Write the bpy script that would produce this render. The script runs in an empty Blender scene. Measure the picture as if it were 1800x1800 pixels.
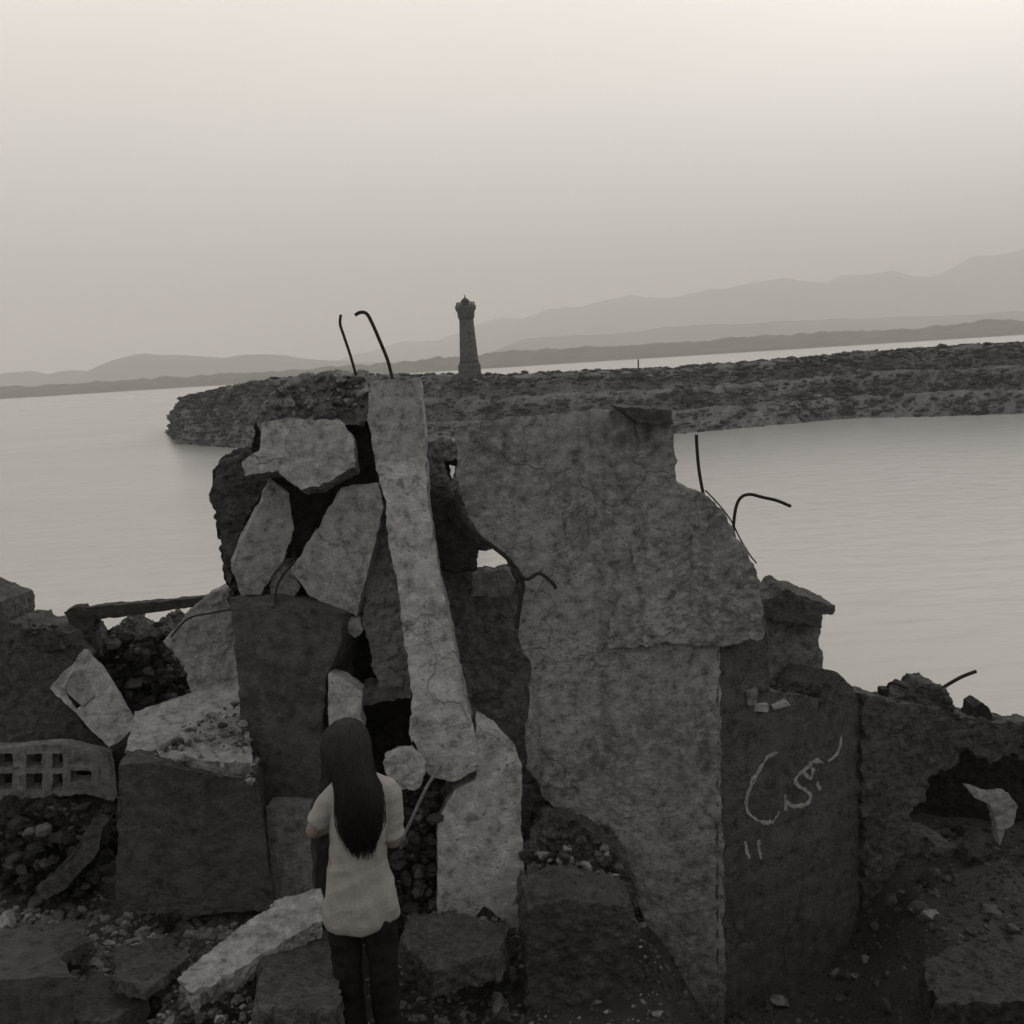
import bpy, bmesh, math, random
from mathutils import Vector, Matrix, noise
from mathutils.geometry import tessellate_polygon

random.seed(7)
sc = bpy.context.scene
C = sc.collection
R = math.radians

# ------------------------------------------------------------------ camera
F = 1845.0                       # focal length in photograph pixels (1800 wide)
CAMZ = 7.0                       # eye height above the water
ROLL = R(3.6)
PITCH = math.atan(267.5 / F)
fw = Vector((0, math.cos(PITCH), -math.sin(PITCH)))
r0 = Vector((1, 0, 0)); u0 = Vector((0, math.sin(PITCH), math.cos(PITCH)))
rt = r0 * math.cos(ROLL) - u0 * math.sin(ROLL)
up = u0 * math.cos(ROLL) + r0 * math.sin(ROLL)
CAM = Vector((0, 0, CAMZ))

def P(px, py, Y):
    d = fw + rt * ((px - 900) / F) + up * ((900 - py) / F)
    return CAM + d * (Y / d.y)

def onwater(px, py, z=0.0):
    d = fw + rt * ((px - 900) / F) + up * ((900 - py) / F)
    return CAM + d * ((z - CAMZ) / d.z)

cam = bpy.data.cameras.new('camera'); co = bpy.data.objects.new('camera', cam); C.objects.link(co)
m = Matrix((rt, up, -fw)).transposed().to_4x4(); m.translation = CAM
co.matrix_world = m
cam.sensor_width = 36; cam.lens = 36 * F / 1800
cam.clip_start = 0.05; cam.clip_end = 40000
sc.camera = co

# ------------------------------------------------------------------ materials
class NT:
    def __init__(s, name):
        s.m = bpy.data.materials.new(name); s.m.use_nodes = True
        s.t = s.m.node_tree; s.b = s.t.nodes['Principled BSDF']
        s.pos = s.t.nodes.new('ShaderNodeNewGeometry').outputs['Position']
    def n(s, kind, **kw):
        nd = s.t.nodes.new(kind)
        for k, v in kw.items():
            if k in nd.inputs: nd.inputs[k].default_value = v
            else: setattr(nd, k, v)
        return nd
    def l(s, a, b): s.t.links.new(a, b)
    def mapped(s, scale):
        mp = s.n('ShaderNodeMapping'); mp.inputs['Scale'].default_value = scale
        s.l(s.pos, mp.inputs['Vector']); return mp.outputs[0]
    def noise(s, scale, detail=6, rough=.6, vec=None, dist=0.0):
        nd = s.n('ShaderNodeTexNoise'); nd.inputs['Scale'].default_value = scale
        nd.inputs['Detail'].default_value = detail; nd.inputs['Roughness'].default_value = rough
        nd.inputs['Distortion'].default_value = dist
        s.l(vec or s.pos, nd.inputs['Vector']); return nd.outputs['Fac']
    def ramp(s, fac, stops):
        nd = s.n('ShaderNodeValToRGB'); e = nd.color_ramp.elements
        while len(e) < len(stops): e.new(.5)
        for i, (p, c) in enumerate(stops):
            e[i].position = p; e[i].color = (c, c, c, 1) if isinstance(c, (int, float)) else (*c, 1)
        s.l(fac, nd.inputs[0]); return nd.outputs[0]
    def mix(s, a, b, fac, mode='MIX'):
        nd = s.n('ShaderNodeMix', data_type='RGBA', blend_type=mode)
        for sock, v in ((nd.inputs[0], fac), (nd.inputs[6], a), (nd.inputs[7], b)):
            if hasattr(v, 'is_linked'): s.l(v, sock)
            elif isinstance(v, (int, float)) and sock == nd.inputs[0]: sock.default_value = v
            else: sock.default_value = (*v, 1) if len(v) == 3 else v
        return nd.outputs[2]
    def bump(s, hs, dist=.02, strength=.9):
        last = None
        for h, k in hs:
            bn = s.n('ShaderNodeBump'); bn.inputs['Strength'].default_value = strength
            bn.inputs['Distance'].default_value = dist * k
            s.l(h, bn.inputs['Height'])
            if last: s.l(last, bn.inputs['Normal'])
            last = bn.outputs[0]
        s.l(last, s.b.inputs['Normal'])

def concrete(name, v, tint=(.985, .99, .995), island=False, blot_=.5, crack=.38, form=0, var=.45, pit=.5, streak=.5, sc_=1.0, bump=1.0):
    t = NT(name)
    c = [v * k for k in tint]
    big = t.noise(1.6 * sc_, 8, .65, dist=.4)
    col = t.mix([x * (1 - var) for x in c], [x * (1 + var) for x in c], t.ramp(big, [(.3, 0), (.7, 1)]))
    blot = t.noise(4.3 * sc_, 10, .72, dist=.8)
    col = t.mix(col, [x * .42 for x in c], t.ramp(blot, [(.52, 0), (.7, .75 * blot_)]))
    col = t.mix(col, [x * 1.55 for x in c], t.ramp(blot, [(.3, .6 * blot_), (.45, 0)]))
    st = t.noise(1, 5, .6, vec=t.mapped((9 * sc_, 9 * sc_, .8 * sc_)))
    col = t.mix(col, [x * .45 for x in c], t.ramp(st, [(.52, 0), (.75, streak)]))
    mid = t.noise(14 * sc_, 6, .7)
    col = t.mix(col, [x * 1.5 for x in c], t.ramp(mid, [(.49, 0), (.64, .85)]))
    col = t.mix(col, [x * .35 for x in c], t.ramp(mid, [(.34, .85), (.46, 0)]))
    vo = t.n('ShaderNodeTexVoronoi'); vo.inputs['Scale'].default_value = 34 * sc_; vo.inputs['Randomness'].default_value = 1
    t.l(t.pos, vo.inputs['Vector'])
    pits = t.ramp(vo.outputs['Distance'], [(.1, 1), (.3, 0)])
    msk = t.ramp(t.noise(7 * sc_, 3), [(.5, 0), (.62, pit)])
    pm = t.n('ShaderNodeMath', operation='MULTIPLY'); t.l(pits, pm.inputs[0]); t.l(msk, pm.inputs[1])
    col = t.mix(col, [x * .25 for x in c], pm.outputs[0])
    if form:   # faint lines left by the shuttering boards
        wv = t.n('ShaderNodeTexWave', bands_direction='Z'); wv.inputs['Scale'].default_value = 1.45; wv.inputs['Distortion'].default_value = .6
        wv.inputs['Detail'].default_value = 3; t.l(t.pos, wv.inputs['Vector'])
        col = t.mix(col, [x * .4 for x in c], t.ramp(wv.outputs['Fac'], [(0, form), (.05, form * .5), (.13, 0)]))
    cv = t.n('ShaderNodeTexVoronoi', feature='DISTANCE_TO_EDGE'); cv.inputs['Scale'].default_value = 1.25 * sc_
    wob = t.n('ShaderNodeTexNoise'); wob.inputs['Scale'].default_value = 3 * sc_; wob.inputs['Detail'].default_value = 7; t.l(t.pos, wob.inputs['Vector'])
    va = t.n('ShaderNodeVectorMath', operation='SCALE'); t.l(wob.outputs['Color'], va.inputs[0]); va.inputs['Scale'].default_value = .55 / sc_
    vb = t.n('ShaderNodeVectorMath', operation='ADD'); t.l(t.pos, vb.inputs[0]); t.l(va.outputs[0], vb.inputs[1]); t.l(vb.outputs[0], cv.inputs['Vector'])
    ck = t.ramp(cv.outputs['Distance'], [(0, crack), (.003, crack), (.009, 0)])
    ckm = t.n('ShaderNodeMath', operation='MULTIPLY'); t.l(ck, ckm.inputs[0]); t.l(t.ramp(t.noise(1.1 * sc_, 3), [(.46, 0), (.54, 1)]), ckm.inputs[1])
    col = t.mix(col, [x * .2 for x in c], ckm.outputs[0])
    ckn = t.n('ShaderNodeMath', operation='MULTIPLY'); t.l(ckm.outputs[0], ckn.inputs[0]); ckn.inputs[1].default_value = -1
    if island:
        ri = t.n('ShaderNodeNewGeometry').outputs['Random Per Island']
        col = t.mix(col, t.ramp(ri, [(0, .35), (.55, .8), (.9, 1.6), (1, 2.1)]), 1.0, 'MULTIPLY')
    t.l(col, t.b.inputs['Base Color'])
    t.b.inputs['Roughness'].default_value = .93; t.b.inputs['Specular IOR Level'].default_value = .25
    inv = t.n('ShaderNodeMath', operation='MULTIPLY'); t.l(pm.outputs[0], inv.inputs[0]); inv.inputs[1].default_value = -1
    t.bump([(t.noise(20 * sc_, 10, .75), 2.0), (t.noise(85 * sc_, 4, .6), .6), (inv.outputs[0], .8), (ckn.outputs[0], 1.0)], .02 * bump)
    return t.m

def plain(name, col, rough=.8, var=.3, scale=20, bump=.01, spec=.3):
    t = NT(name)
    n = t.noise(scale, 6)
    t.l(t.mix([c * (1 - var) for c in col], [c * (1 + var) for c in col], t.ramp(n, [(.3, 0), (.7, 1)])), t.b.inputs['Base Color'])
    t.b.inputs['Roughness'].default_value = rough; t.b.inputs['Specular IOR Level'].default_value = spec
    if bump: t.bump([(n, 1)], bump)
    return t.m

M = {}
M['pale'] = concrete('pale_plaster_concrete', .41, blot_=.22, var=.25, sc_=.75, streak=.45)
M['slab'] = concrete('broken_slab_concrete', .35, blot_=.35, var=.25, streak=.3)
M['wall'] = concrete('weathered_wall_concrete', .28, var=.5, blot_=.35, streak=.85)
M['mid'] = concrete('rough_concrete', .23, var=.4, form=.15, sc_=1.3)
M['dark'] = concrete('dark_concrete', .092, blot_=.3, form=.2, sc_=.85, crack=.4, tint=(1, .975, .95), var=.35, streak=.4)  # much darker base colour than the other wall concretes
M['dim'] = concrete('dim_masonry', .055, blot_=.4, var=.4)
M['blackshade'] = concrete('black_and_shade_concrete', .032, tint=(1, .95, .9), var=.35)  # near-black concrete; also puts shade into the colour of recesses and gaps
M['stone'] = concrete('rubble_stone', .115, var=.5, sc_=1.6)
M['debris'] = concrete('broken_debris', .22, island=True, var=.4, sc_=1.6)
M['darkdebris'] = concrete('dark_debris', .075, island=True, var=.4, sc_=1.6)
M['rock'] = concrete('breakwater_rock', .064, island=True, var=.55, sc_=.25, bump=3)
M['rebar'] = plain('rusted_steel', (.022, .017, .014), .85, .4, 60, .003)
M['wood'] = plain('weathered_timber', (.03, .027, .024), .9, .4, 25, .01)
M['graf'] = plain('chalky_white_paint', (.25, .247, .242), .9, .5, 45, 0)
M['hair'] = plain('black_hair', (.012, .010, .009), .6, .3, 70, .004, .35)
M['skin'] = plain('skin', (.25, .21, .185), .6, .08, 30, .001)
M['shirt'] = plain('pale_cotton', (.31, .302, .292), .95, .1, 60, .003, .15)
M['jeans'] = plain('dark_denim', (.0145, .0135, .0135), .95, .5, 26, .004, .15)
M['rag'] = plain('pale_rag', (.24, .24, .237), .95, .25, 14, .006, .15)
M['light'] = concrete('lighthouse_masonry', .074, var=.25, sc_=.4)
M['lightdark'] = plain('lighthouse_dark_metal', (.03, .03, .032), .7, .2, 5, .01)
M['glass'] = plain('lantern_glass', (.05, .055, .055), .15, .1, 5, 0, .5)

# ------------------------------------------------------------------ object helpers
def tag(o, label=None, cat=None, group=None, kind=None):
    if label: o['label'] = label
    if cat: o['category'] = cat
    if group: o['group'] = group
    if kind: o['kind'] = kind
    elif cat: o['kind'] = 'thing'
    return o

def link(name, me, mat, parent=None):
    o = bpy.data.objects.new(name, me); C.objects.link(o)
    if mat is not None:
        me.materials.clear(); me.materials.append(mat)
    if parent is not None:
        o.parent = parent
        o.matrix_parent_inverse = Matrix.Translation(-parent.location)
    return o

def empty(name, loc, label=None, cat=None, group=None):
    o = bpy.data.objects.new(name, None); C.objects.link(o)
    o.matrix_world = Matrix.Translation(loc); o.empty_display_size = .2
    return tag(o, label, cat, group)

def rebase(me):
    """move the mesh so that its origin is the middle of its base; returns that point"""
    vs = [v.co for v in me.vertices]
    b = Vector(((min(v.x for v in vs) + max(v.x for v in vs)) / 2, (min(v.y for v in vs) + max(v.y for v in vs)) / 2, min(v.z for v in vs)))
    me.transform(Matrix.Translation(-b)); return b

TEX = {}
def clouds(size, depth=2):
    k = (size, depth)
    if k not in TEX:
        t = bpy.data.textures.new('clouds', 'CLOUDS'); t.noise_scale = size; t.noise_depth = depth; t.noise_type = 'SOFT_NOISE'
        TEX[k] = t
    return TEX[k]

BAKE = []
def rough_mods(o, voxel, rough, scale=1.0):
    if voxel:
        md = o.modifiers.new('remesh', 'REMESH'); md.mode = 'SHARP'; md.use_remove_disconnected = False
        ext = max((max(v.co[k] for v in o.data.vertices) - min(v.co[k] for v in o.data.vertices)) for k in range(3))
        dp = max(4, min(9, math.ceil(math.log2(ext / .9 / voxel)))); md.octree_depth = dp
        md.scale = min(.98, ext / (2 ** dp * voxel)) if False else .9
    for sz, k in ((.5 * scale, .9), (.16 * scale, .9), (.06 * scale, .7), (.03 * scale, .4)):
        md = o.modifiers.new('displace', 'DISPLACE'); md.texture = clouds(sz); md.texture_coords = 'GLOBAL'
        md.strength = rough * k; md.mid_level = .5
    o['crisp'] = 1
    BAKE.append(o)

def jagged(pts, amp, step=9, seed=0):
    rnd = random.Random(seed * 77 + len(pts)); out = []
    n = len(pts)
    for i in range(n):
        a, b = Vector(pts[i]), Vector(pts[(i + 1) % n])
        L = (b - a).length; k = max(1, int(L / step))
        nrm = Vector((-(b - a).y, (b - a).x)).normalized() if L > 0 else Vector((0, 0))
        for j in range(k):
            p = a.lerp(b, j / k)
            o = noise.noise(Vector((p.x * .045 + seed * 9.1, p.y * .045, seed))) * amp * .9 + rnd.uniform(-1, 1) * amp * .4
            out.append(tuple(p + nrm * o) if j else tuple(a + nrm * o * .5))
    return out

SEED = [0]
def prism(pts, Y, gx=0, gy=0, thick=.3, holes=(), jag=3, ext=None, shrink=.97):
    """an outline at its own distance, given real thickness away from the viewer"""
    SEED[0] += 1
    cx = sum(p[0] for p in pts) / len(pts); cy = sum(p[1] for p in pts) / len(pts)
    polys = [jagged(pts, jag, seed=SEED[0])] + [jagged(h, jag * .7, seed=SEED[0] + 50 + i) for i, h in enumerate(holes)]
    def q(p): return P(p[0], p[1], Y + gx * (p[0] - cx) / 100 + gy * (p[1] - cy) / 100)
    fr = [[q(p) for p in pl] for pl in polys]
    flat = [v for pl in fr for v in pl]
    tris = tessellate_polygon(fr)
    a, b, c = q((cx, cy)), q((cx + 50, cy)), q((cx, cy + 50))
    nrm = (b - a).cross(c - a).normalized()
    if nrm.y < 0: nrm = -nrm
    e = Vector(ext) if ext else nrm * thick
    mid = sum(flat, Vector()) / len(flat)
    bm = bmesh.new()
    f_ = [bm.verts.new(v) for v in flat]
    b_ = [bm.verts.new(mid + (v - mid) * shrink + e) for v in flat]
    for t in tris:
        try:
            bm.faces.new([f_[i] for i in t]); bm.faces.new([b_[i] for i in reversed(t)])
        except ValueError: pass
    o = 0
    for pl in fr:
        n = len(pl)
        for i in range(n):
            j = (i + 1) % n
            bm.faces.new((f_[o + i], f_[o + j], b_[o + j], b_[o + i]))
        o += n
    bmesh.ops.recalc_face_normals(bm, faces=bm.faces)
    return bm

def chunk(name, pts, Y, mat, parent=None, label=None, cat=None, group=None, gx=0, gy=0, thick=.3, voxel=.016, rough=.02, holes=(), jag=3, ext=None, shrink=.97):
    bm = prism(pts, Y, gx, gy, thick, holes, jag, ext, shrink)
    me = bpy.data.meshes.new(name); bm.to_mesh(me); bm.free()
    b = rebase(me)
    o = link(name, me, M[mat]); o.location = b
    if parent is not None:
        o.parent = parent; o.matrix_parent_inverse = Matrix.Translation(-parent.location)
    rough_mods(o, voxel, rough)
    return tag(o, label, cat, group)

def tube_bm(pts, r, seg=8, bm=None, r1=None):
    bm = bm or bmesh.new()
    pts = [Vector(p) for p in pts]; n = len(pts); rings = []
    x = None
    for i, p in enumerate(pts):
        d = (pts[min(i + 1, n - 1)] - pts[max(i - 1, 0)]).normalized()
        if x is None:
            x = d.orthogonal().normalized()
        x = (x - d * x.dot(d)).normalized(); y = d.cross(x)
        rr = r if r1 is None else r + (r1 - r) * i / (n - 1)
        rings.append([bm.verts.new(p + (x * math.cos(2 * math.pi * k / seg) + y * math.sin(2 * math.pi * k / seg)) * rr) for k in range(seg)])
    for a, b in zip(rings, rings[1:]):
        for k in range(seg):
            bm.faces.new((a[k], a[(k + 1) % seg], b[(k + 1) % seg], b[k]))
    bm.faces.new(rings[0][::-1]); bm.faces.new(rings[-1])
    return bm

def spline(pts, k=6):
    pts = [Vector(p) for p in pts]; out = []
    for i in range(len(pts) - 1):
        p0, p1, p2, p3 = pts[max(i - 1, 0)], pts[i], pts[i + 1], pts[min(i + 2, len(pts) - 1)]
        for j in range(k):
            t = j / k
            out.append(.5 * ((2 * p1) + (p2 - p0) * t + (2 * p0 - 5 * p1 + 4 * p2 - p3) * t * t + (3 * p1 - p0 - 3 * p2 + p3) * t ** 3))
    out.append(pts[-1]); return out

def smooth(me):
    me.polygons.foreach_set('use_smooth', [True] * len(me.polygons))

def tube(name, pts, r, mat, parent=None, label=None, cat=None, group=None, r1=None, k=6):
    bm = tube_bm(spline(pts, k), r, 8, None, r1)
    me = bpy.data.meshes.new(name); bm.to_mesh(me); bm.free(); smooth(me)
    b = rebase(me); o = link(name, me, M[mat]); o.location = b
    if parent is not None:
        o.parent = parent; o.matrix_parent_inverse = Matrix.Translation(-parent.location)
    return tag(o, label, cat, group)

def bar(name, pix, Y, r, mat='rebar', **kw):
    """a steel bar drawn through pixels, its depth running from Y to Y + dy"""
    dy = kw.pop('dy', 0.0); n = len(pix)
    return tube(name, [P(p[0], p[1], Y + dy * i / max(1, n - 1)) for i, p in enumerate(pix)], r, mat, **kw)

# rocks ------------------------------------------------------------------------------
def rock_mesh(seed, sub=2, flat=.7):
    rnd = random.Random(seed); bm = bmesh.new()
    bmesh.ops.create_icosphere(bm, subdivisions=sub, radius=1)
    planes = [(Vector((rnd.gauss(0, 1), rnd.gauss(0, 1), rnd.gauss(0, 1))).normalized(), rnd.uniform(.38, .72)) for _ in range(11)]
    s = Vector((rnd.uniform(.8, 1.25), rnd.uniform(.7, 1.1), flat * rnd.uniform(.7, 1.2)))
    for v in bm.verts:
        c = v.co
        for nrm, d in planes:
            k = c.dot(nrm)
            if k > d: c = c - nrm * (k - d)
        c = c * (1 + .08 * noise.noise(c * 3 + Vector((seed, 0, 0))))
        v.co = Vector((c.x * s.x, c.y * s.y, c.z * s.z))
    return bm

ROCKS = []
for i in range(14):
    b = rock_mesh(i); b.verts.index_update()
    ROCKS.append(([v.co.copy() for v in b.verts], [[v.index for v in f.verts] for f in b.faces])); b.free()
ROCKS_LO = []
for i in range(8):
    b = rock_mesh(i + 40, 1); b.verts.index_update()
    ROCKS_LO.append(([v.co.copy() for v in b.verts], [[v.index for v in f.verts] for f in b.faces])); b.free()

def pile(name, places, mat, src, parent=None, sx=1):
    """many loose stones as one mass; places = [(point, size)]"""
    V, Fc = [], []
    for p, s in places:
        vs, fs = random.choice(src); o = len(V)
        m3 = Matrix.Rotation(random.uniform(0, 6.28), 3, 'Z') @ Matrix.Rotation(random.uniform(-.6, .6), 3, 'X')
        for v in vs:
            q = (m3 @ v) * s; V.append((p.x + q.x * sx, p.y + q.y, p.z + q.z))
        Fc += [[i + o for i in f] for f in fs]
    me = bpy.data.meshes.new(name); me.from_pydata(V, [], Fc); me.update()
    b = rebase(me); o = link(name, me, mat); o.location = b
    if parent is not None:
        o.parent = parent; o.matrix_parent_inverse = Matrix.Translation(-parent.location)
    return o

# ------------------------------------------------------------------ world, sun, haze
SUN_EL, SUN_AZ = R(38), R(40)       # azimuth measured from straight ahead towards the right
w = bpy.data.worlds.new('World'); sc.world = w; w.use_nodes = True
nt = w.node_tree; nt.nodes.clear()
def wn(kind): return nt.nodes.new(kind)
out = wn('ShaderNodeOutputWorld'); add = wn('ShaderNodeAddShader')
sky = wn('ShaderNodeTexSky'); sky.sky_type = 'NISHITA'; sky.sun_disc = False
sky.sun_elevation = SUN_EL; sky.sun_rotation = SUN_AZ; sky.dust_density = 6; sky.air_density = .6; sky.ozone_density = .3
bg1 = wn('ShaderNodeBackground'); bg1.inputs[1].default_value = .02
bg1.inputs[1].default_value = .05
nt.links.new(sky.outputs[0], bg1.inputs[0])
hsv = wn('ShaderNodeHueSaturation'); hsv.inputs['Saturation'].default_value = .25; hsv.inputs['Value'].default_value = .5
nt.links.new(sky.outputs[0], hsv.inputs['Color']); nt.links.new(hsv.outputs[0], bg1.inputs[0])
tc = wn('ShaderNodeTexCoord'); sep = wn('ShaderNodeSeparateXYZ'); nt.links.new(tc.outputs['Generated'], sep.inputs[0])
ramp = wn('ShaderNodeValToRGB'); nt.links.new(sep.outputs[2], ramp.inputs[0])
VEIL = [(0.0, (.345, .331, .327)), (.06, (.465, .443, .434)), (.13, (.635, .597, .575)), (.22, (.83, .768, .722)), (.32, (1.0, .915, .80)), (.5, (.74, .695, .64)), (1.0, (.54, .52, .50))]
e = ramp.color_ramp.elements
while len(e) < len(VEIL): e.new(.5)
for i, (p, c) in enumerate(VEIL): e[i].position = p; e[i].color = (*c, 1)
# thin cloud mottling and a brighter patch where the sun hides
nz = wn('ShaderNodeTexNoise'); nz.inputs['Scale'].default_value = 2.2; nz.inputs['Detail'].default_value = 5
mp = wn('ShaderNodeMapping'); mp.inputs['Scale'].default_value = (1, 1, 3.5); nt.links.new(tc.outputs['Generated'], mp.inputs[0]); nt.links.new(mp.outputs[0], nz.inputs['Vector'])
mr = wn('ShaderNodeMapRange'); mr.inputs['From Min'].default_value = .3; mr.inputs['From Max'].default_value = .7; mr.inputs['To Min'].default_value = .965; mr.inputs['To Max'].default_value = 1.035
nt.links.new(nz.outputs['Fac'], mr.inputs['Value'])
dot = wn('ShaderNodeVectorMath'); dot.operation = 'DOT_PRODUCT'; nt.links.new(tc.outputs['Generated'], dot.inputs[0])
sd = Vector((math.sin(SUN_AZ) * math.cos(SUN_EL), math.cos(SUN_AZ) * math.cos(SUN_EL), math.sin(SUN_EL)))
dot.inputs[1].default_value = sd
g = wn('ShaderNodeMapRange'); g.interpolation_type = 'SMOOTHSTEP'
g.inputs['From Min'].default_value = .72; g.inputs['From Max'].default_value = 1.0; g.inputs['To Min'].default_value = 1.0; g.inputs['To Max'].default_value = 1.03
nt.links.new(dot.outputs['Value'], g.inputs['Value'])
mul = wn('ShaderNodeMath'); mul.operation = 'MULTIPLY'; nt.links.new(mr.outputs[0], mul.inputs[0]); nt.links.new(g.outputs[0], mul.inputs[1])
bg2 = wn('ShaderNodeBackground'); nt.links.new(ramp.outputs[0], bg2.inputs[0]); nt.links.new(mul.outputs[0], bg2.inputs[1])
nt.links.new(bg1.outputs[0], add.inputs[0]); nt.links.new(bg2.outputs[0], add.inputs[1]); nt.links.new(add.outputs[0], out.inputs[0])

sl = bpy.data.lights.new('sun', 'SUN'); sl.energy = .5; sl.angle = R(20); sl.color = (1, .94, .86)
so = bpy.data.objects.new('sun', sl); C.objects.link(so)
so.rotation_euler = (-sd).to_track_quat('-Z', 'Y').to_euler(); so.location = (0, 0, 60)

HAZE = .00048
bm = bmesh.new(); bmesh.ops.create_cube(bm, size=1)
me = bpy.data.meshes.new('haze'); bm.to_mesh(me); bm.free()
hz = link('haze', me, None); hz.scale = (16000, 11000, 423); hz.location = (0, 3000, 423 / 2 - 3.0)
tag(hz, 'pale grey sea haze over the water and hills', 'haze', kind='stuff')
hm = bpy.data.materials.new('sea_haze'); hm.use_nodes = True; hm.node_tree.nodes.clear()
o_ = hm.node_tree.nodes.new('ShaderNodeOutputMaterial'); pv = hm.node_tree.nodes.new('ShaderNodeVolumePrincipled')
pv.inputs['Density'].default_value = HAZE; pv.inputs['Color'].default_value = (.93, .92, .905, 1); pv.inputs['Anisotropy'].default_value = 0
hm.node_tree.links.new(pv.outputs[0], o_.inputs['Volume'])
me.materials.append(hm)

# ------------------------------------------------------------------ water
t = NT('silty_water')
far = t.noise(1, 4, .55, vec=t.mapped((.012, .05, .05)))
col = t.mix((.335, .333, .328), (.385, .382, .376), t.ramp(far, [(.35, 0), (.65, 1)]))
fine = t.noise(1, 4, .6, vec=t.mapped((.35, 1.3, 1)))
col = t.mix(col, (.31, .308, .303), t.ramp(fine, [(.48, 0), (.66, .6)]))
t.l(col, t.b.inputs['Base Color']); t.b.inputs['Roughness'].default_value = .22; t.b.inputs['IOR'].default_value = 1.33
t.bump([(t.noise(1, 5, .55, vec=t.mapped((.8, 1.2, 1))), 1)], .06, .6)
M['water'] = t.m
bm = bmesh.new()
for x, y in ((-8000, -2400), (8000, -2400), (8000, 8300), (-8000, 8300)): bm.verts.new((x, y, 0))
bm.faces.new(bm.verts); me = bpy.data.meshes.new('water'); bm.to_mesh(me); bm.free()
tag(link('water', me, M['water']), kind='structure')

# ------------------------------------------------------------------ hills and far shore
def ridge(name, line, Y, depth, foot, mat, bumps, seed, n=220, rows=10, top=0):
    xs = [p[0] for p in line]; V, Fc = [], []
    def yy(px):
        for (a, ya), (b, yb) in zip(line, line[1:]):
            if a <= px <= b: 
                t_ = (px - a) / (b - a); t_ = t_ * t_ * (3 - 2 * t_); return ya + (yb - ya) * t_
        return line[-1][1]
    for r_ in range(rows + 1):
        v = r_ / rows                      # 0 = near foot, .6 = crest, 1 = behind
        for i in range(n + 1):
            px = xs[0] + (xs[-1] - xs[0]) * i / n
            yv = Y + depth * (v - .6)
            crest = P(px, yy(px), Y)
            h = max(crest.z, 2.0)
            k = math.sin(math.pi / 2 * min(1, v / .6)) ** 1.2 if v <= .6 else math.cos(math.pi / 2 * (v - .6) / .4 * .8)
            nn = noise.fractal(Vector((crest.x * bumps[1], yv * bumps[1], seed)), 1, 2, 5)
            z = foot + (h - foot) * k + nn * bumps[0] * (0.25 + .75 * k)
            V.append((crest.x, yv, z))
    for r_ in range(rows):
        for i in range(n):
            a = r_ * (n + 1) + i
            Fc.append((a, a + 1, a + n + 2, a + n + 1))
    me = bpy.data.meshes.new(name); me.from_pydata(V, [], Fc); me.update(); smooth(me)
    return tag(link(name, me, mat), kind='structure')

def hillmat(name, a, b, s):
    t = NT(name); n = t.noise(s, 8, .65)
    t.l(t.mix(a, b, t.ramp(n, [(.35, 0), (.65, 1)])), t.b.inputs['Base Color']); t.b.inputs['Roughness'].default_value = 1
    t.b.inputs['Specular IOR Level'].default_value = 0
    t.bump([(n, 1)], 20, .5); return t.m
M['hill'] = hillmat('hazy_hill', (.06, .065, .055), (.10, .10, .085), .006)
M['shore'] = hillmat('shore_scrub', (.055, .062, .045), (.11, .112, .09), .03)
ridge('hills', [(500, 660), (760, 600), (880, 566), (1000, 540), (1100, 528), (1240, 515), (1300, 502), (1390, 495), (1450, 503), (1490, 486), (1540, 479), (1580, 490), (1635, 501), (1670, 476), (1720, 457), (1800, 438), (1900, 405), (2050, 415), (2300, 470)], 4600, 2200, -4, M['hill'], (26, .0045), 3.1)
ridge('hills', [(-600, 640), (-300, 655), (-120, 648), (0, 664), (35, 652), (75, 668), (125, 652), (185, 656), (222, 630), (265, 621), (320, 625), (400, 628), (480, 622), (580, 634), (700, 640), (830, 628), (930, 596), (1050, 588), (1250, 570), (1500, 560), (1650, 556), (1800, 548), (2300, 530)], 2600, 700, -3, M['hill'], (5, .012), 8.7)
ridge('far_shore', [(-700, 716), (0, 683), (150, 674), (300, 664), (450, 655), (620, 643), (800, 628), (930, 616), (1050, 610), (1200, 603), (1350, 590), (1500, 583), (1600, 577), (1700, 570), (1740, 562), (1780, 566), (1900, 560), (2500, 520)], 1150, 260, -2, M['shore'], (3.4, .05), 1.3, n=900)

# ------------------------------------------------------------------ breakwater and lighthouse
bw = empty('breakwater', onwater(1000, 778), 'long dark rock breakwater running across the water behind the ruin', 'breakwater')
NEAR = [(299, 765), (312, 782), (400, 788), (520, 792), (700, 790), (950, 782), (1200, 764), (1400, 746), (1500, 737), (1650, 734), (1800, 729), (2000, 716), (2400, 690)]
TOP = [(306, 726), (324, 699), (390, 684), (480, 668), (640, 662), (900, 660), (1200, 648), (1400, 632), (1500, 624), (1650, 613), (1800, 604), (2000, 592), (2400, 566)]
def interp(tab, t):
    i = min(int(t), len(tab) - 2); f = t - i
    return (tab[i][0] + (tab[i + 1][0] - tab[i][0]) * f, tab[i][1] + (tab[i + 1][1] - tab[i][1]) * f)
NL, NC = 300, 40
V, Fc = [], []
PLACES = []
def section(u):
    t_ = u * (len(NEAR) - 1)
    a = onwater(*interp(NEAR, t_), z=-.1)
    tp = interp(TOP, t_)
    c = P(tp[0], tp[1], a.y + 9.5)
    c2 = c + Vector((0, 5, .0)); d = Vector((c.x, c.y + 15, -.6))
    return a, c, c2, d
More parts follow.
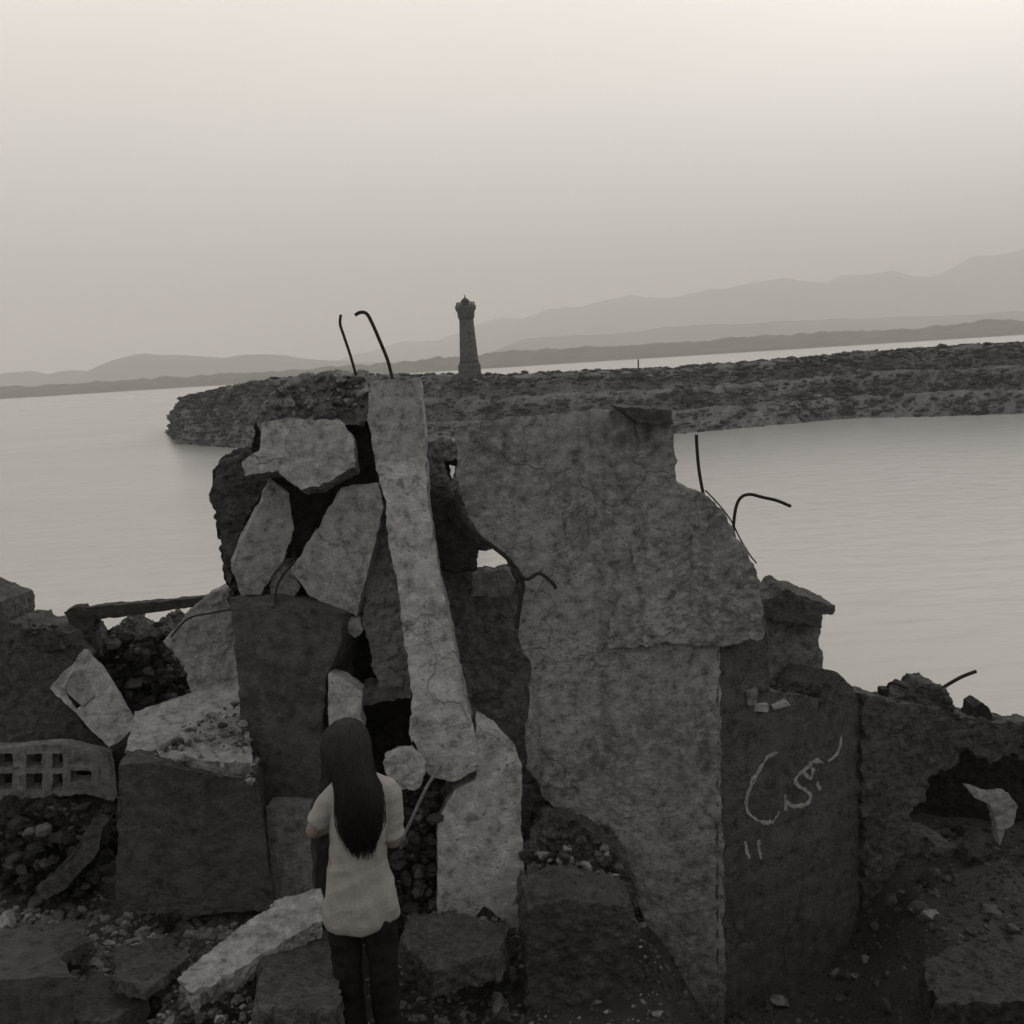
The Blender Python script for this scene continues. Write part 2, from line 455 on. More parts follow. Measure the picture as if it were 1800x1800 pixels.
for i in range(NL + 1):
    u = i / NL
    a, c, c2, d = section(u)
    # a berm a third of the way up
    b1 = a.lerp(c, .25); b1.z += .5; b2 = a.lerp(c, .42); b2.z = b1.z + .06
    b3 = a.lerp(c, .58); b3.z += .5; b4 = a.lerp(c, .76); b4.z = b3.z + .06
    prof = [a + Vector((0, -1, -1.2)), a, b1, b2, b3, b4, c, c2, d]
    for j in range(NC + 1):
        s = j / NC * (len(prof) - 1); k = min(int(s), len(prof) - 2)
        p = prof[k].lerp(prof[k + 1], s - k)
        q = noise.noise(p * .5) * .5 + noise.noise(p * 1.7) * .3
        V.append(tuple(p + Vector((0, -q * .4, q * .6))))
for i in range(NL):
    for j in range(NC):
        a = i * (NC + 1) + j; Fc.append((a, a + NC + 1, a + NC + 2, a + 1))
# close the round head
head = len(V); cpt = sum((Vector(V[j]) for j in range(NC + 1)), Vector()) / (NC + 1) + Vector((-.8, 0, 0)); V.append(tuple(cpt))
for j in range(NC): Fc.append((j, j + 1, head))
me = bpy.data.meshes.new('core'); me.from_pydata(V, [], Fc); me.update()
bb = rebase(me); o = link('core', me, M['rock'], bw); o.matrix_world = Matrix.Translation(bb)
rnd = random.Random(3)
for _ in range(9500):
    u = rnd.random() ** 1.05; a, c, c2, d = section(u)
    s = rnd.random() * 1.25
    p = a.lerp(c, min(s, 1)) if s <= 1 else c.lerp(c2, (s - 1) * 3)
    if s < .9: p = p + Vector((0, 0, .42 * abs(math.sin(s * 3 * math.pi)) - .05))
    PLACES.append((p + Vector((rnd.uniform(-.3, .3), rnd.uniform(-.4, .4), rnd.uniform(-.2, .15))), (.13 + .34 * rnd.random() ** 2) * (1.6 if rnd.random() < .04 else 1)))
for _ in range(260):   # stones round the head
    a, c, c2, d = section(rnd.uniform(0, .02)); s = rnd.random(); ang = rnd.uniform(0, 1)
    p = a.lerp(c, s).lerp(d.lerp(c2, s), ang) + Vector((rnd.uniform(-1.0, .2), 0, 0)); PLACES.append((p, rnd.uniform(.2, .42)))
ra = pile('rock_armour', PLACES, M['rock'], ROCKS_LO, bw, 1.7); ra['kind'] = 'stuff'

LH = P(826, 655, 97.5)
lh = empty('lighthouse', LH, 'small stone lighthouse tower with a gallery standing on the breakwater', 'lighthouse')
def lathe(name, prof, loc, mat, parent, seg=24, square=False):
    bm = bmesh.new(); rings = []
    for r_, z in prof:
        ring = []
        for k in range(seg):
            a = 2 * math.pi * k / seg
            rr = r_
            if square: rr = r_ / max(abs(math.cos(a)), abs(math.sin(a)))
            rr *= 1.1; ring.append(bm.verts.new((rr * math.cos(a), rr * math.sin(a), z)))
        rings.append(ring)
    for a, b in zip(rings, rings[1:]):
        for k in range(seg): bm.faces.new((a[k], a[(k + 1) % seg], b[(k + 1) % seg], b[k]))
    bm.faces.new(rings[0][::-1]); bm.faces.new(rings[-1])
    me = bpy.data.meshes.new(name); bm.to_mesh(me); bm.free()
    for p in me.polygons: p.use_smooth = len(p.vertices) == 4 and not square
    o = link(name, me, mat); o.location = loc
    o.parent = parent; o.matrix_parent_inverse = Matrix.Translation(-parent.location); return o
k = 97.5 / F
lathe('plinth', [(17.5 * k, -14 * k), (17.5 * k, 13 * k), (15.6 * k, 15 * k), (15.4 * k, 17 * k)], LH, M['light'], lh, 32, True)
tw = lathe('tower', [(15.2 * k, 17 * k), (14.6 * k, 22 * k), (13.2 * k, 50 * k), (11.6 * k, 80 * k), (11.2 * k, 92 * k)], LH, M['light'], lh)
lathe('gallery', [(11.4 * k, 91 * k), (13.2 * k, 96 * k), (13.6 * k, 104 * k), (16 * k, 108 * k), (16.6 * k, 113 * k), (16.2 * k, 115 * k), (9 * k, 115.4 * k)], LH, M['light'], lh)
lan = lathe('lantern', [(6.2 * k, 115 * k), (6.2 * k, 121 * k)], LH, M['glass'], lh, 12)
lathe('roof', [(7.6 * k, 120.6 * k), (6.8 * k, 123 * k), (4 * k, 126.5 * k), (1.2 * k, 128 * k), (.7 * k, 133 * k)], LH, M['lightdark'], lh, 16)
rl = bmesh.new()
for q in range(14):
    a = 2 * math.pi * q / 14; c_ = Vector((math.cos(a) * 15.6 * k, math.sin(a) * 15.6 * k, 114 * k))
    tube_bm([c_, c_ + Vector((0, 0, 6 * k))], .6 * k, 5, rl)
for zz in (117, 120):
    ringp = [Vector((math.cos(2 * math.pi * q / 24) * 15.6 * k, math.sin(2 * math.pi * q / 24) * 15.6 * k, zz * k)) for q in range(25)]
    tube_bm(ringp, .6 * k, 5, rl)
me = bpy.data.meshes.new('railing'); rl.to_mesh(me); rl.free(); o = link('railing', me, M['lightdark']); o.location = LH
o.parent = lh; o.matrix_parent_inverse = Matrix.Translation(-lh.location)
for zz in (36, 66):
    bm = bmesh.new(); bmesh.ops.create_cube(bm, size=1)
    for v in bm.verts: v.co = Vector((v.co.x * 5 * k, v.co.y * 3 * k, v.co.z * 9 * k))
    me = bpy.data.meshes.new('window'); bm.to_mesh(me); bm.free(); o = link('window', me, M['lightdark'])
    o.location = LH + Vector((2 * k, -(13.6 - zz * .025) * k, zz * k)); o.parent = lh; o.matrix_parent_inverse = Matrix.Translation(-lh.location)
tube('marker_post', [P(1122, 655, 98), P(1122, 632, 98)], .07, 'rebar', label='thin dark marker post standing on the breakwater right of the lighthouse', cat='post')

# ------------------------------------------------------------------ the ground
def sstep(a, b, x):
    t_ = max(0, min(1, (x - a) / (b - a))); return t_ * t_ * (3 - 2 * t_)
def gz(x, y):
    z = 5.35 + (3.42 - 5.35) * sstep(.9, 3.6, y)
    z += -.72 * sstep(.62, 1.15, x) * (1 - sstep(1.9, 2.6, x)) * sstep(4.0, 4.9, y) - .12 * sstep(1.9, 2.6, x) * sstep(4.0, 4.9, y)
    z += .33 * sstep(-.9, -1.9, x) * sstep(4.4, 5.6, y)
    z += -5.3 * sstep(7.2, 18, y)
    side = max(sstep(13, 26, abs(x)), sstep(-18, -32, y))
    z = z + (-1.6 - z) * side
    z += .17 * math.exp(-((x + .72) ** 2 + (y - 4.85) ** 2) / .12)
    n = noise.fractal(Vector((x * .9, y * .9, 4.2)), 1, 2.1, 5) * .10 + noise.noise(Vector((x * 3.1, y * 3.1, 1))) * .04
    return z + n
V, Fc = [], []
xs = [-30 + 60 * (i / 60) for i in range(61)]
def grid(xa, xb, nx, ya, yb, ny):
    return [xa + (xb - xa) * i / nx for i in range(nx + 1)], [ya + (yb - ya) * j / ny for j in range(ny + 1)]
gxs = sorted(set([round(x, 3) for x in grid(-30, -4, 26, 0, 1, 1)[0] + grid(-4, 4.5, 170, 0, 1, 1)[0] + grid(4.5, 30, 26, 0, 1, 1)[0]]))
gys = sorted(set([round(y, 3) for y in grid(0, 1, 1, -34, 3, 40)[1] + grid(0, 1, 1, 3, 9, 120)[1] + grid(0, 1, 1, 9, 22, 26)[1]]))
for y in gys:
    for x in gxs: V.append((x, y, gz(x, y)))
nx = len(gxs)
for j in range(len(gys) - 1):
    for i in range(nx - 1):
        a = j * nx + i; Fc.append((a, a + 1, a + nx + 1, a + nx))
me = bpy.data.meshes.new('ground'); me.from_pydata(V, [], Fc); me.update(); smooth(me)
t = NT('dark_rubbly_earth')
n1 = t.noise(2.2, 8, .65); n2 = t.noise(26, 7, .7)
col = t.mix((.038, .036, .033), (.078, .074, .069), t.ramp(n1, [(.35, 0), (.65, 1)]))
col = t.mix(col, (.10, .097, .092), t.ramp(n2, [(.55, 0), (.72, .8)]))
t.l(col, t.b.inputs['Base Color']); t.b.inputs['Roughness'].default_value = .97; t.b.inputs['Specular IOR Level'].default_value = .2
t.bump([(n2, 1.5), (t.noise(70, 5, .6), .6)], .03, .8)
M['earth'] = t.m
tag(link('ground', me, M['earth']), kind='structure')

# ------------------------------------------------------------------ the ruined building
RB = empty('ruined_building', P(1200, 1800, 6.2), 'ruined grey concrete building with a broken wall, dark graffitied side and torn steel bars', 'ruin')
chunk('front_wall', [(798, 747), (870, 738), (960, 728), (1030, 722), (1080, 724), (1115, 740), (1180, 742), (1186, 800), (1190, 850), (1215, 866), (1262, 900), (1264, 1100), (1268, 1400), (1277, 1840), (1142, 1840), (1130, 1610), (1112, 1570), (1105, 1530), (1085, 1468), (1050, 1475), (1000, 1440), (960, 1405), (942, 1372), (922, 1350), (924, 1290), (935, 1180), (912, 1120), (915, 1075), (926, 1030), (905, 1000), (880, 972), (850, 945), (825, 915), (803, 830)],
      6.2, 'wall', RB, thick=.42, rough=.02, jag=5)
chunk('broken_shell', [(1186, 846), (1215, 862), (1245, 872), (1272, 902), (1300, 955), (1325, 992), (1335, 1020), (1340, 1122), (1270, 1135), (1180, 1130), (1068, 1140), (1082, 1075), (1118, 1010), (1108, 960), (1140, 905)],
      6.15, 'wall', RB, thick=.45, rough=.032, jag=6)
chunk('ledge', [(1085, 716), (1180, 722), (1184, 745), (1120, 742)], 6.05, 'dark', RB, thick=.5, rough=.02)
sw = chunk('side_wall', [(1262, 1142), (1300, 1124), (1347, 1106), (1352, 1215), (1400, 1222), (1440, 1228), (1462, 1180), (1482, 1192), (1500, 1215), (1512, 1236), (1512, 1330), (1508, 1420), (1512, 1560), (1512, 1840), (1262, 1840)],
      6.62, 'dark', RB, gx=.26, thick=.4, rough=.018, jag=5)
def swp(px, py): return P(px, py, 6.62 + .26 * (px - 1400) / 100)
chunk('recess_back', [(530, 1060), (650, 1040), (720, 1000), (752, 1100), (760, 1680), (530, 1680)], 7.1, 'blackshade', RB, thick=.3, rough=.05, jag=4)  # black sheet: the recess's shade is put into its colour
chunk('rear_wall', [(700, 772), (835, 775), (930, 880), (985, 980), (985, 1680), (745, 1680), (740, 1100), (700, 1000)], 7.0, 'wall', RB, thick=.3, rough=.05, jag=4,
      holes=[[(779, 808), (806, 806), (800, 832), (792, 858), (784, 840)], [(836, 968), (862, 966), (868, 954), (880, 970), (893, 975), (897, 1006), (834, 1006)]])
chunk('wall_panel', [(752, 860), (782, 855), (800, 880), (835, 945), (838, 1000), (800, 1010), (775, 1000), (760, 940)], 6.85, 'dark', RB, thick=.15, rough=.03)
chunk('wall_fragment', [(832, 1010), (850, 1002), (896, 1004), (906, 1030), (896, 1048), (830, 1048)], 6.8, 'slab', RB, thick=.15, rough=.03, jag=4)
chunk('pier', [(1346, 1070), (1440, 1078), (1444, 1112), (1438, 1125), (1446, 1160), (1446, 1235), (1348, 1235)], 7.05, 'mid', RB, thick=.4, rough=.03, jag=4)
chunk('pier_cap', [(1336, 1054), (1362, 1050), (1384, 1034), (1400, 1046), (1430, 1056), (1466, 1066), (1462, 1078), (1444, 1080), (1444, 1104), (1340, 1084)], 6.95, 'dark', RB, thick=.5, rough=.03, jag=4)
chunk('wall_end', [(1518, 1222), (1560, 1236), (1640, 1242), (1690, 1262), (1800, 1274), (1900, 1290), (1900, 1330), (1820, 1345), (1780, 1322), (1742, 1338), (1700, 1316), (1672, 1352), (1634, 1362), (1628, 1402), (1594, 1432), (1602, 1470), (1640, 1478), (1690, 1500), (1900, 1520), (1900, 1760), (1520, 1760)], 7.0, 'dark', RB, gx=.1, thick=.4, rough=.045, jag=9)
chunk('cavity_wall', [(1500, 1290), (1950, 1300), (1950, 1720), (1500, 1720)], 7.8, 'blackshade', RB, thick=.2, rough=.03)  # back of the hole, coloured black for the shade inside it
# steel torn out of the broken concrete
bar('reinforcing_bar', [(1224, 764), (1226, 800), (1230, 835), (1237, 872)], 6.3, .010, parent=RB)
bar('reinforcing_bar', [(1300, 1000), (1290, 975), (1289, 935), (1293, 895), (1302, 875), (1318, 869), (1340, 874), (1366, 880), (1390, 890)], 6.35, .010, parent=RB)
bar('reinforcing_bar', [(1240, 862), (1262, 885), (1285, 915), (1300, 945), (1318, 975), (1330, 990)], 6.3, .0045, parent=RB)
# cable hanging along the broken edge
bar('cable', [(800, 860), (815, 915), (845, 945), (872, 965), (895, 985), (918, 1020), (914, 1060), (908, 1105)], 6.08, .013, parent=RB)
bar('cable', [(905, 1000), (925, 1018), (948, 1008), (968, 1022), (978, 1034)], 6.06, .010, parent=RB)
# pale broken lugs on the side wall
chunk('plaster_remnant', [(1322, 1236), (1351, 1240), (1350, 1252), (1325, 1250)], 6.36, 'pale', RB, thick=.1, rough=.008, jag=1, voxel=.008)
chunk('plaster_remnant', [(1356, 1240), (1384, 1234), (1390, 1240), (1360, 1248)], 6.42, 'slab', RB, thick=.1, rough=.008, jag=1, voxel=.008)
chunk('plaster_remnant', [(1312, 1216), (1332, 1213), (1330, 1238), (1314, 1240)], 6.3, 'mid', RB, thick=.1, rough=.008, jag=1, voxel=.008)
# graffiti: chalky script on the dark side wall
STROKES = [[(1357, 1316), (1342, 1324), (1328, 1345), (1314, 1368), (1305, 1395), (1306, 1418), (1316, 1432), (1334, 1439), (1350, 1436), (1362, 1420)],
           [(1372, 1390), (1374, 1402), (1384, 1410), (1398, 1411), (1411, 1404), (1415, 1392), (1408, 1383), (1396, 1376), (1390, 1366), (1396, 1355), (1408, 1346), (1416, 1334)],
           [(1374, 1404), (1372, 1418)],
           [(1404, 1352), (1416, 1362), (1420, 1352), (1418, 1336), (1428, 1332), (1438, 1333)],
           [(1446, 1330), (1460, 1324), (1468, 1310), (1471, 1290)],
           [(1428, 1368), (1434, 1382)],
           [(1302, 1470), (1304, 1486), (1309, 1502)], [(1326, 1470), (1326, 1486), (1329, 1502)]]
bm = bmesh.new()
for st in STROKES:
    cp = spline([swp(*p) for p in st], 8); n = len(cp); prev = None
    for i, p in enumerate(cp):
        d = (cp[min(i + 1, n - 1)] - cp[max(i - 1, 0)]).normalized()
        s = d.cross(Vector((.43, -.9, 0))).normalized()
        wd = .0165 * (.75 + .35 * noise.noise(p * 14)) * (1 if 0 < i < n - 1 else .4)
        row = [bm.verts.new(p + s * wd * q + Vector((0, -.03, 0))) for q in (-1, 0, 1)]
        if prev:
            for q in range(2): bm.faces.new((prev[q], prev[q + 1], row[q + 1], row[q]))
        prev = row
me = bpy.data.meshes.new('graffiti'); bm.to_mesh(me); bm.free()
gr = link('graffiti', me, M['graf']); gr.parent = sw; gr.matrix_parent_inverse = Matrix.Translation(-sw.location)
gr['label'] = 'chalky white handwritten graffiti letters and two short strokes'
md = gr.modifiers.new('onto_wall', 'SHRINKWRAP'); md.target = sw; md.wrap_method = 'NEAREST_SURFACEPOINT'; md.wrap_mode = 'ABOVE_SURFACE'; md.offset = .004

# ------------------------------------------------------------------ the leaning pillar
PL = empty('leaning_pillar', P(790, 1360, 6.0), 'tall pale plastered pillar leaning in the middle of the ruin, steel bars at its top', 'pillar')
chunk('shaft', [(662, 815), (747, 800), (752, 880), (772, 1010), (802, 1150), (822, 1250), (840, 1310), (836, 1355), (800, 1374), (760, 1367), (742, 1347), (724, 1290), (722, 1200), (702, 1050), (684, 960), (680, 890)], 6.1, 'pale', PL, gy=-.05, thick=.28, rough=.016, jag=2.5)
chunk('upper_block', [(650, 668), (738, 664), (746, 745), (744, 800), (742, 848), (676, 858), (664, 820), (654, 780), (647, 730)], 6.3, 'slab', PL, gy=-.04, thick=.32, rough=.016, jag=3)
bar('reinforcing_bar', [(626, 660), (616, 625), (605, 592), (598, 570), (599, 553)], 6.4, .0085, parent=PL)
bar('reinforcing_bar', [(690, 668), (682, 635), (668, 600), (655, 570), (645, 552), (634, 549), (624, 554)], 6.4, .0105, parent=PL)

chunk('brick_column', [(660, 890), (688, 960), (706, 1060), (726, 1200), (722, 1215), (668, 1206), (640, 1100), (644, 1000)], 6.42, 'mid', None, 'rough grey broken column close behind the pale leaning pillar', 'column', thick=.3, rough=.05, jag=5)
chunk('base_slab', [(838, 1250), (868, 1268), (905, 1310), (918, 1345), (915, 1450), (924, 1560), (930, 1612), (914, 1642), (880, 1612), (850, 1592), (822, 1632), (770, 1648), (768, 1440), (800, 1390), (836, 1370)], 5.95, 'pale', None, 'pale upright slab with a ragged foot below the leaning pillar', 'slab', gy=-.06, gx=.06, thick=.14, rough=.012, jag=2.5)
tube('iron_rod', [P(706, 1478, 5.7), P(728, 1430, 5.75), P(752, 1380, 5.8), P(775, 1345, 5.86)], .010, 'mid', label='thin pale rod leaning against the foot of the pillar', cat='rod')

# ------------------------------------------------------------------ left side of the ruin
LW = empty('ruined_wall', P(480, 1600, 6.4), 'dark left wall of the ruin with a lighter rubble crust along its top', 'wall')
chunk('upper_part', [(385, 812), (440, 790), (452, 742), (470, 712), (650, 700), (662, 760), (682, 880), (692, 960), (650, 1080), (560, 1065), (470, 1055), (410, 1065), (395, 1010), (380, 900), (370, 868)], 6.75, 'blackshade', LW, thick=.45, rough=.05, jag=5)
chunk('side_face', [(384, 815), (440, 795), (474, 842), (440, 900), (402, 1000), (412, 1060), (395, 1010), (380, 900), (370, 870)], 6.66, 'dark', LW, thick=.3, rough=.05, jag=5)
chunk('crust', [(455, 742), (470, 705), (490, 682), (520, 668), (545, 662), (600, 660), (640, 662), (655, 690), (650, 745), (600, 750), (540, 760), (470, 770)], 6.6, 'mid', LW, thick=.5, rough=.07, jag=7)
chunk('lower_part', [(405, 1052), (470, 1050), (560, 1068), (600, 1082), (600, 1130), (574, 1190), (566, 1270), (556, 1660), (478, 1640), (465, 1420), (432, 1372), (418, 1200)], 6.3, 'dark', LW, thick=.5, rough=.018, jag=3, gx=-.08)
chunk('buttress', [(466, 1420), (545, 1418), (552, 1600), (540, 1660), (485, 1650)], 6.12, 'mid', LW, thick=.2, rough=.02, jag=3)
bar('reinforcing_bar', [(520, 985), (498, 1010), (486, 1035), (484, 1062)], 6.3, .007, parent=LW)

chunk('concrete_slab', [(460, 742), (500, 735), (600, 738), (622, 770), (622, 820), (560, 856), (530, 862), (490, 826), (430, 838), (424, 812), (458, 792)], 6.3, 'slab', None, 'pale broken slab lying across the top left of the ruin', 'slab', gy=-.1, thick=.22, rough=.025, jag=4)
chunk('concrete_slab', [(476, 842), (508, 868), (516, 930), (502, 980), (457, 1044), (424, 1046), (406, 1000), (424, 950), (458, 890)], 6.42, 'slab', None, 'narrow pale slab hanging aslant at the left edge of the ruin', 'slab', gy=.04, gx=.1, thick=.14, rough=.018, jag=3)
chunk('concrete_slab', [(600, 858), (664, 850), (674, 890), (652, 985), (627, 1082), (545, 1050), (510, 1003), (568, 910)], 6.38, 'slab', None, 'wide pale slanting slab hanging left of the leaning pillar', 'slab', gx=-.1, thick=.16, rough=.018, jag=3)
chunk('concrete_lump', [(604, 1085), (632, 1088), (638, 1110), (624, 1124), (606, 1112)], 6.36, 'slab', None, 'small pale lump under the wide slanting slab', 'rubble', thick=.15, rough=.02)
chunk('concrete_lump', [(475, 1005), (505, 990), (528, 1030), (515, 1054), (474, 1058)], 6.5, 'mid', None, 'grey lump wedged between the two slanting slabs', 'rubble', thick=.2, rough=.03)
chunk('pale_block', [(577, 1184), (606, 1195), (636, 1216), (633, 1262), (640, 1280), (578, 1275)], 6.22, 'pale', None, 'pale upright block in the dark recess above the woman', 'block', thick=.15, rough=.012, jag=2)
chunk('pale_block', [(634, 1212), (664, 1204), (674, 1168), (716, 1172), (720, 1226), (684, 1232), (640, 1240)], 6.55, 'slab', None, 'stepped grey block in the recess touching the pillar', 'block', thick=.2, rough=.03, jag=4)
chunk('pale_sliver', [(720, 1262), (730, 1258), (732, 1285), (724, 1308), (718, 1290)], 5.95, 'pale', None, 'thin pale sliver of plaster against the left edge of the pillar', 'fragment', thick=.04, rough=.008, jag=1, voxel=.007)
chunk('pale_stone', [(672, 1340), (690, 1328), (720, 1324), (746, 1346), (738, 1386), (704, 1388), (680, 1372)], 5.85, 'pale', None, 'rounded pale stone right of the woman at head height', 'stone', thick=.15, rough=.03, jag=3)
chunk('rubble_heap', [(690, 1384), (760, 1384), (772, 1440), (770, 1660), (690, 1660), (680, 1500)], 6.0, 'blackshade', None, 'black heap of debris between the woman and the base slab', 'debris', thick=.4, rough=.10, jag=8)

# big dark block and the tumble on the left
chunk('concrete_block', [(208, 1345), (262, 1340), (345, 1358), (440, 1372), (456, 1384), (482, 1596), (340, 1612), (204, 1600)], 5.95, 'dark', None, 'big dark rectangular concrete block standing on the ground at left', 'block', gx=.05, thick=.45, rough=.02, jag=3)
FS = chunk('fluted_slab', [(150, 1138), (185, 1178), (242, 1272), (215, 1300), (190, 1314), (140, 1262), (88, 1210)], 6.9, 'slab', None, 'pale leaning slab with two grooves among the left rubble', 'slab', gy=-.25, thick=.12, rough=.014, jag=2.5, voxel=.012,
      holes=[[(130, 1182), (140, 1176), (164, 1222), (154, 1228)], [(112, 1210), (122, 1204), (144, 1240), (134, 1246)]])
chunk('recess', [(128, 1180), (142, 1174), (166, 1224), (146, 1242), (110, 1212)], 6.97, 'mid', FS, gy=-.25, thick=.1, rough=.01, jag=1)
chunk('ramp_slab', [(238, 1252), (300, 1228), (428, 1188), (438, 1290), (446, 1342), (380, 1338), (290, 1332), (222, 1318)], 6.36, 'slab', None, 'pale sloping slab lying on top of the big dark block', 'slab', gy=-.72, thick=.16, rough=.022, jag=1.5)
chunk('concrete_chunk', [(345, 1062), (370, 1040), (412, 1028), (420, 1150), (416, 1222), (346, 1230), (308, 1150), (288, 1128)], 7.0, 'slab', None, 'pocked pale concrete chunk below the end of the dark beam', 'rubble', thick=.35, rough=.045, jag=5)
chunk('timber_beam', [(112, 1084), (150, 1068), (232, 1062), (352, 1050), (354, 1064), (240, 1082), (160, 1088)], 7.2, 'wood', None, 'long dark beam lying across the top of the left rubble', 'beam', gx=-.1, thick=.12, rough=.014, jag=2, voxel=.01)
chunk('timber_stub', [(112, 1078), (142, 1066), (166, 1082), (162, 1112), (178, 1152), (160, 1160), (140, 1112)], 7.25, 'wood', None, 'dark splintered stub holding up the left end of the beam', 'timber', thick=.12, rough=.03, jag=4, voxel=.012)
bar('iron_rod', [(300, 1120), (330, 1088), (370, 1078), (425, 1068)], 6.9, .006, label='thin bent dark rod over the pocked concrete chunk', cat='rod')
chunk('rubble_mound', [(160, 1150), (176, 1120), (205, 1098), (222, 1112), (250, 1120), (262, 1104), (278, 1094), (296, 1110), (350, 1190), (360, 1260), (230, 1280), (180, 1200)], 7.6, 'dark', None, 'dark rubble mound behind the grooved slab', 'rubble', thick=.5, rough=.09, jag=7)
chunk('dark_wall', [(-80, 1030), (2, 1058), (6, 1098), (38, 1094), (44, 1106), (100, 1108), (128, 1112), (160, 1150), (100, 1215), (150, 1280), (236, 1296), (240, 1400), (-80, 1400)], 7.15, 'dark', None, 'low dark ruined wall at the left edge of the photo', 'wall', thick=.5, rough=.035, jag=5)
HB = empty('vent_block_panel', P(60, 1410, 6.75), 'pale panel of square-holed vent blocks at the left edge', 'vent panel')
holes = []
for (a, b) in ((-44, -18), (-8, 22), (46, 74), (92, 110)):
    holes.append([(a, 1326), (b, 1325), (b, 1350), (a, 1351)]); holes.append([(a, 1360), (b, 1359), (b, 1388), (a, 1389)])
holes.append([(124, 1354), (160, 1356), (160, 1376), (124, 1374)])
chunk('lattice', [(-80, 1318), (20, 1314), (115, 1308), (190, 1328), (200, 1408), (150, 1396), (60, 1404), (0, 1412), (-80, 1418)], 6.75, 'mid', HB, thick=.12, rough=.01, jag=2, voxel=.009, holes=holes)
chunk('backing', [(-80, 1322), (115, 1314), (188, 1332), (196, 1500), (-80, 1500)], 7.0, 'blackshade', HB, thick=.2, rough=.02)  # shade of the void behind the panel painted as a black backing
chunk('leaning_stone', [(165, 1440), (182, 1452), (172, 1500), (120, 1560), (70, 1585), (66, 1560), (120, 1510)], 6.2, 'stone', None, 'grey slanting stone in the dark gap left of the big block', 'stone', thick=.2, rough=.03)
chunk('dark_heap', [(-60, 1440), (60, 1430), (150, 1450), (200, 1480), (205, 1640), (-60, 1640)], 6.5, 'blackshade', None, 'shade-black heap of debris under the vent block panel', 'debris', thick=.5, rough=.12, jag=8)  # shadowed rubble: the shade is in the heap's black colour

# right side odds and ends
chunk('rubble_heap', [(1556, 1246), (1568, 1232), (1600, 1218), (1622, 1204), (1656, 1212), (1672, 1234), (1684, 1262), (1560, 1262)], 7.0, 'dark', None, 'heap of dark rubble on top of the right wall', 'rubble', thick=.3, rough=.06, jag=6)
bar('iron_rod', [(1640, 1222), (1662, 1206), (1690, 1190), (1716, 1180)], 7.1, .013, label='dark rod sticking up out of the right rubble heap', cat='rod')
bar('bent_wire', [(1558, 1236), (1562, 1204), (1576, 1202), (1596, 1210)], 7.05, .011, label='short bent dark wire left of the right rubble heap', cat='wire')
chunk('dark_stone', [(1708, 1270), (1712, 1242), (1726, 1234), (1740, 1244), (1748, 1274)], 7.1, 'blackshade', None, 'upright black stone on the right end of the wall', 'stone', thick=.2, rough=.03)
chunk('dark_stone', [(1548, 1236), (1550, 1212), (1562, 1212), (1562, 1238)], 7.02, 'blackshade', None, 'small black stone beside the bent wire', 'stone', thick=.08, rough=.015, voxel=.01)
chunk('pale_rag', [(1700, 1384), (1736, 1396), (1772, 1394), (1790, 1418), (1782, 1448), (1766, 1458), (1758, 1490), (1752, 1452), (1742, 1416), (1712, 1400)], 7.0, 'rag', None, 'pale scrap of cloth in the dark cavity at right', 'cloth', thick=.08, rough=.03, jag=2, voxel=.012)
chunk('concrete_block', [(928, 1592), (1000, 1580), (1118, 1598), (1126, 1700), (1136, 1850), (925, 1850)], 5.35, 'dark', None, 'squat grey concrete stump at bottom centre in front of the wall', 'block', gx=.03, thick=.42, rough=.04, jag=7)
chunk('rubble_heap', [(925, 1500), (960, 1450), (1010, 1446), (1070, 1485), (1100, 1540), (1120, 1600), (935, 1610)], 5.98, 'dark', None, 'loose dark rubble heaped in the hole at the foot of the wall', 'rubble', thick=.4, rough=.10, jag=8)
chunk('corner_slab', [(-60, 1738), (68, 1736), (92, 1765), (130, 1830), (-60, 1840)], 4.9, 'dark', None, 'flat grey slab at the bottom left corner', 'slab', gy=-.6, thick=.3, rough=.015, jag=3)

MAS = [([(1620, 1690), (1740, 1640), (1830, 1640), (1830, 1690), (1700, 1740), (1630, 1740)], 5.5, 'long dark broken slab lying at the right edge'),
       ([(1640, 1770), (1720, 1740), (1800, 1752), (1830, 1830), (1640, 1830)], 5.1, 'dark broken slab in the bottom right corner'),
       ([(1690, 1470), (1715, 1455), (1745, 1470), (1748, 1500), (1700, 1508)], 6.9, 'small dark lump under the pale scrap of cloth')]
for i, (pl, Y_, lab) in enumerate(MAS):
    chunk('masonry_lump', pl, Y_, 'dim', None, lab, 'masonry', gy=-.5, thick=.2, rough=.05, jag=7)
# loose stones lying on the ground ----------------------------------------------------
def gpoint(px, py):
    d = fw + rt * ((px - 900) / F) + up * ((900 - py) / F)
    t_ = 3.0
    while t_ < 12:
        p = CAM + d * t_
        if p.z < gz(p.x, p.y): return p
        t_ += .02
    return None
def stone(name, px, py, s, mat, label, group=None, seed=0, lift=.3):
    p = gpoint(px, py)
    if p is None: return
    bm = rock_mesh(seed + 200, 3); me = bpy.data.meshes.new(name); bm.to_mesh(me); bm.free()
    me.transform(Matrix.Rotation(random.uniform(0, 6.28), 4, 'Z') @ Matrix.Rotation(random.uniform(-.5, .5), 4, 'X') @ Matrix.Scale(s, 4))
    b = rebase(me); smooth(me); o = link(name, me, M[mat]); o.location = (p.x, p.y, p.z - s * lift)
    md = o.modifiers.new('d', 'DISPLACE'); md.texture = clouds(.06); md.texture_coords = 'GLOBAL'; md.strength = s * .18
    o['crisp'] = 1; BAKE.append(o)
    return tag(o, label, 'stone', group)
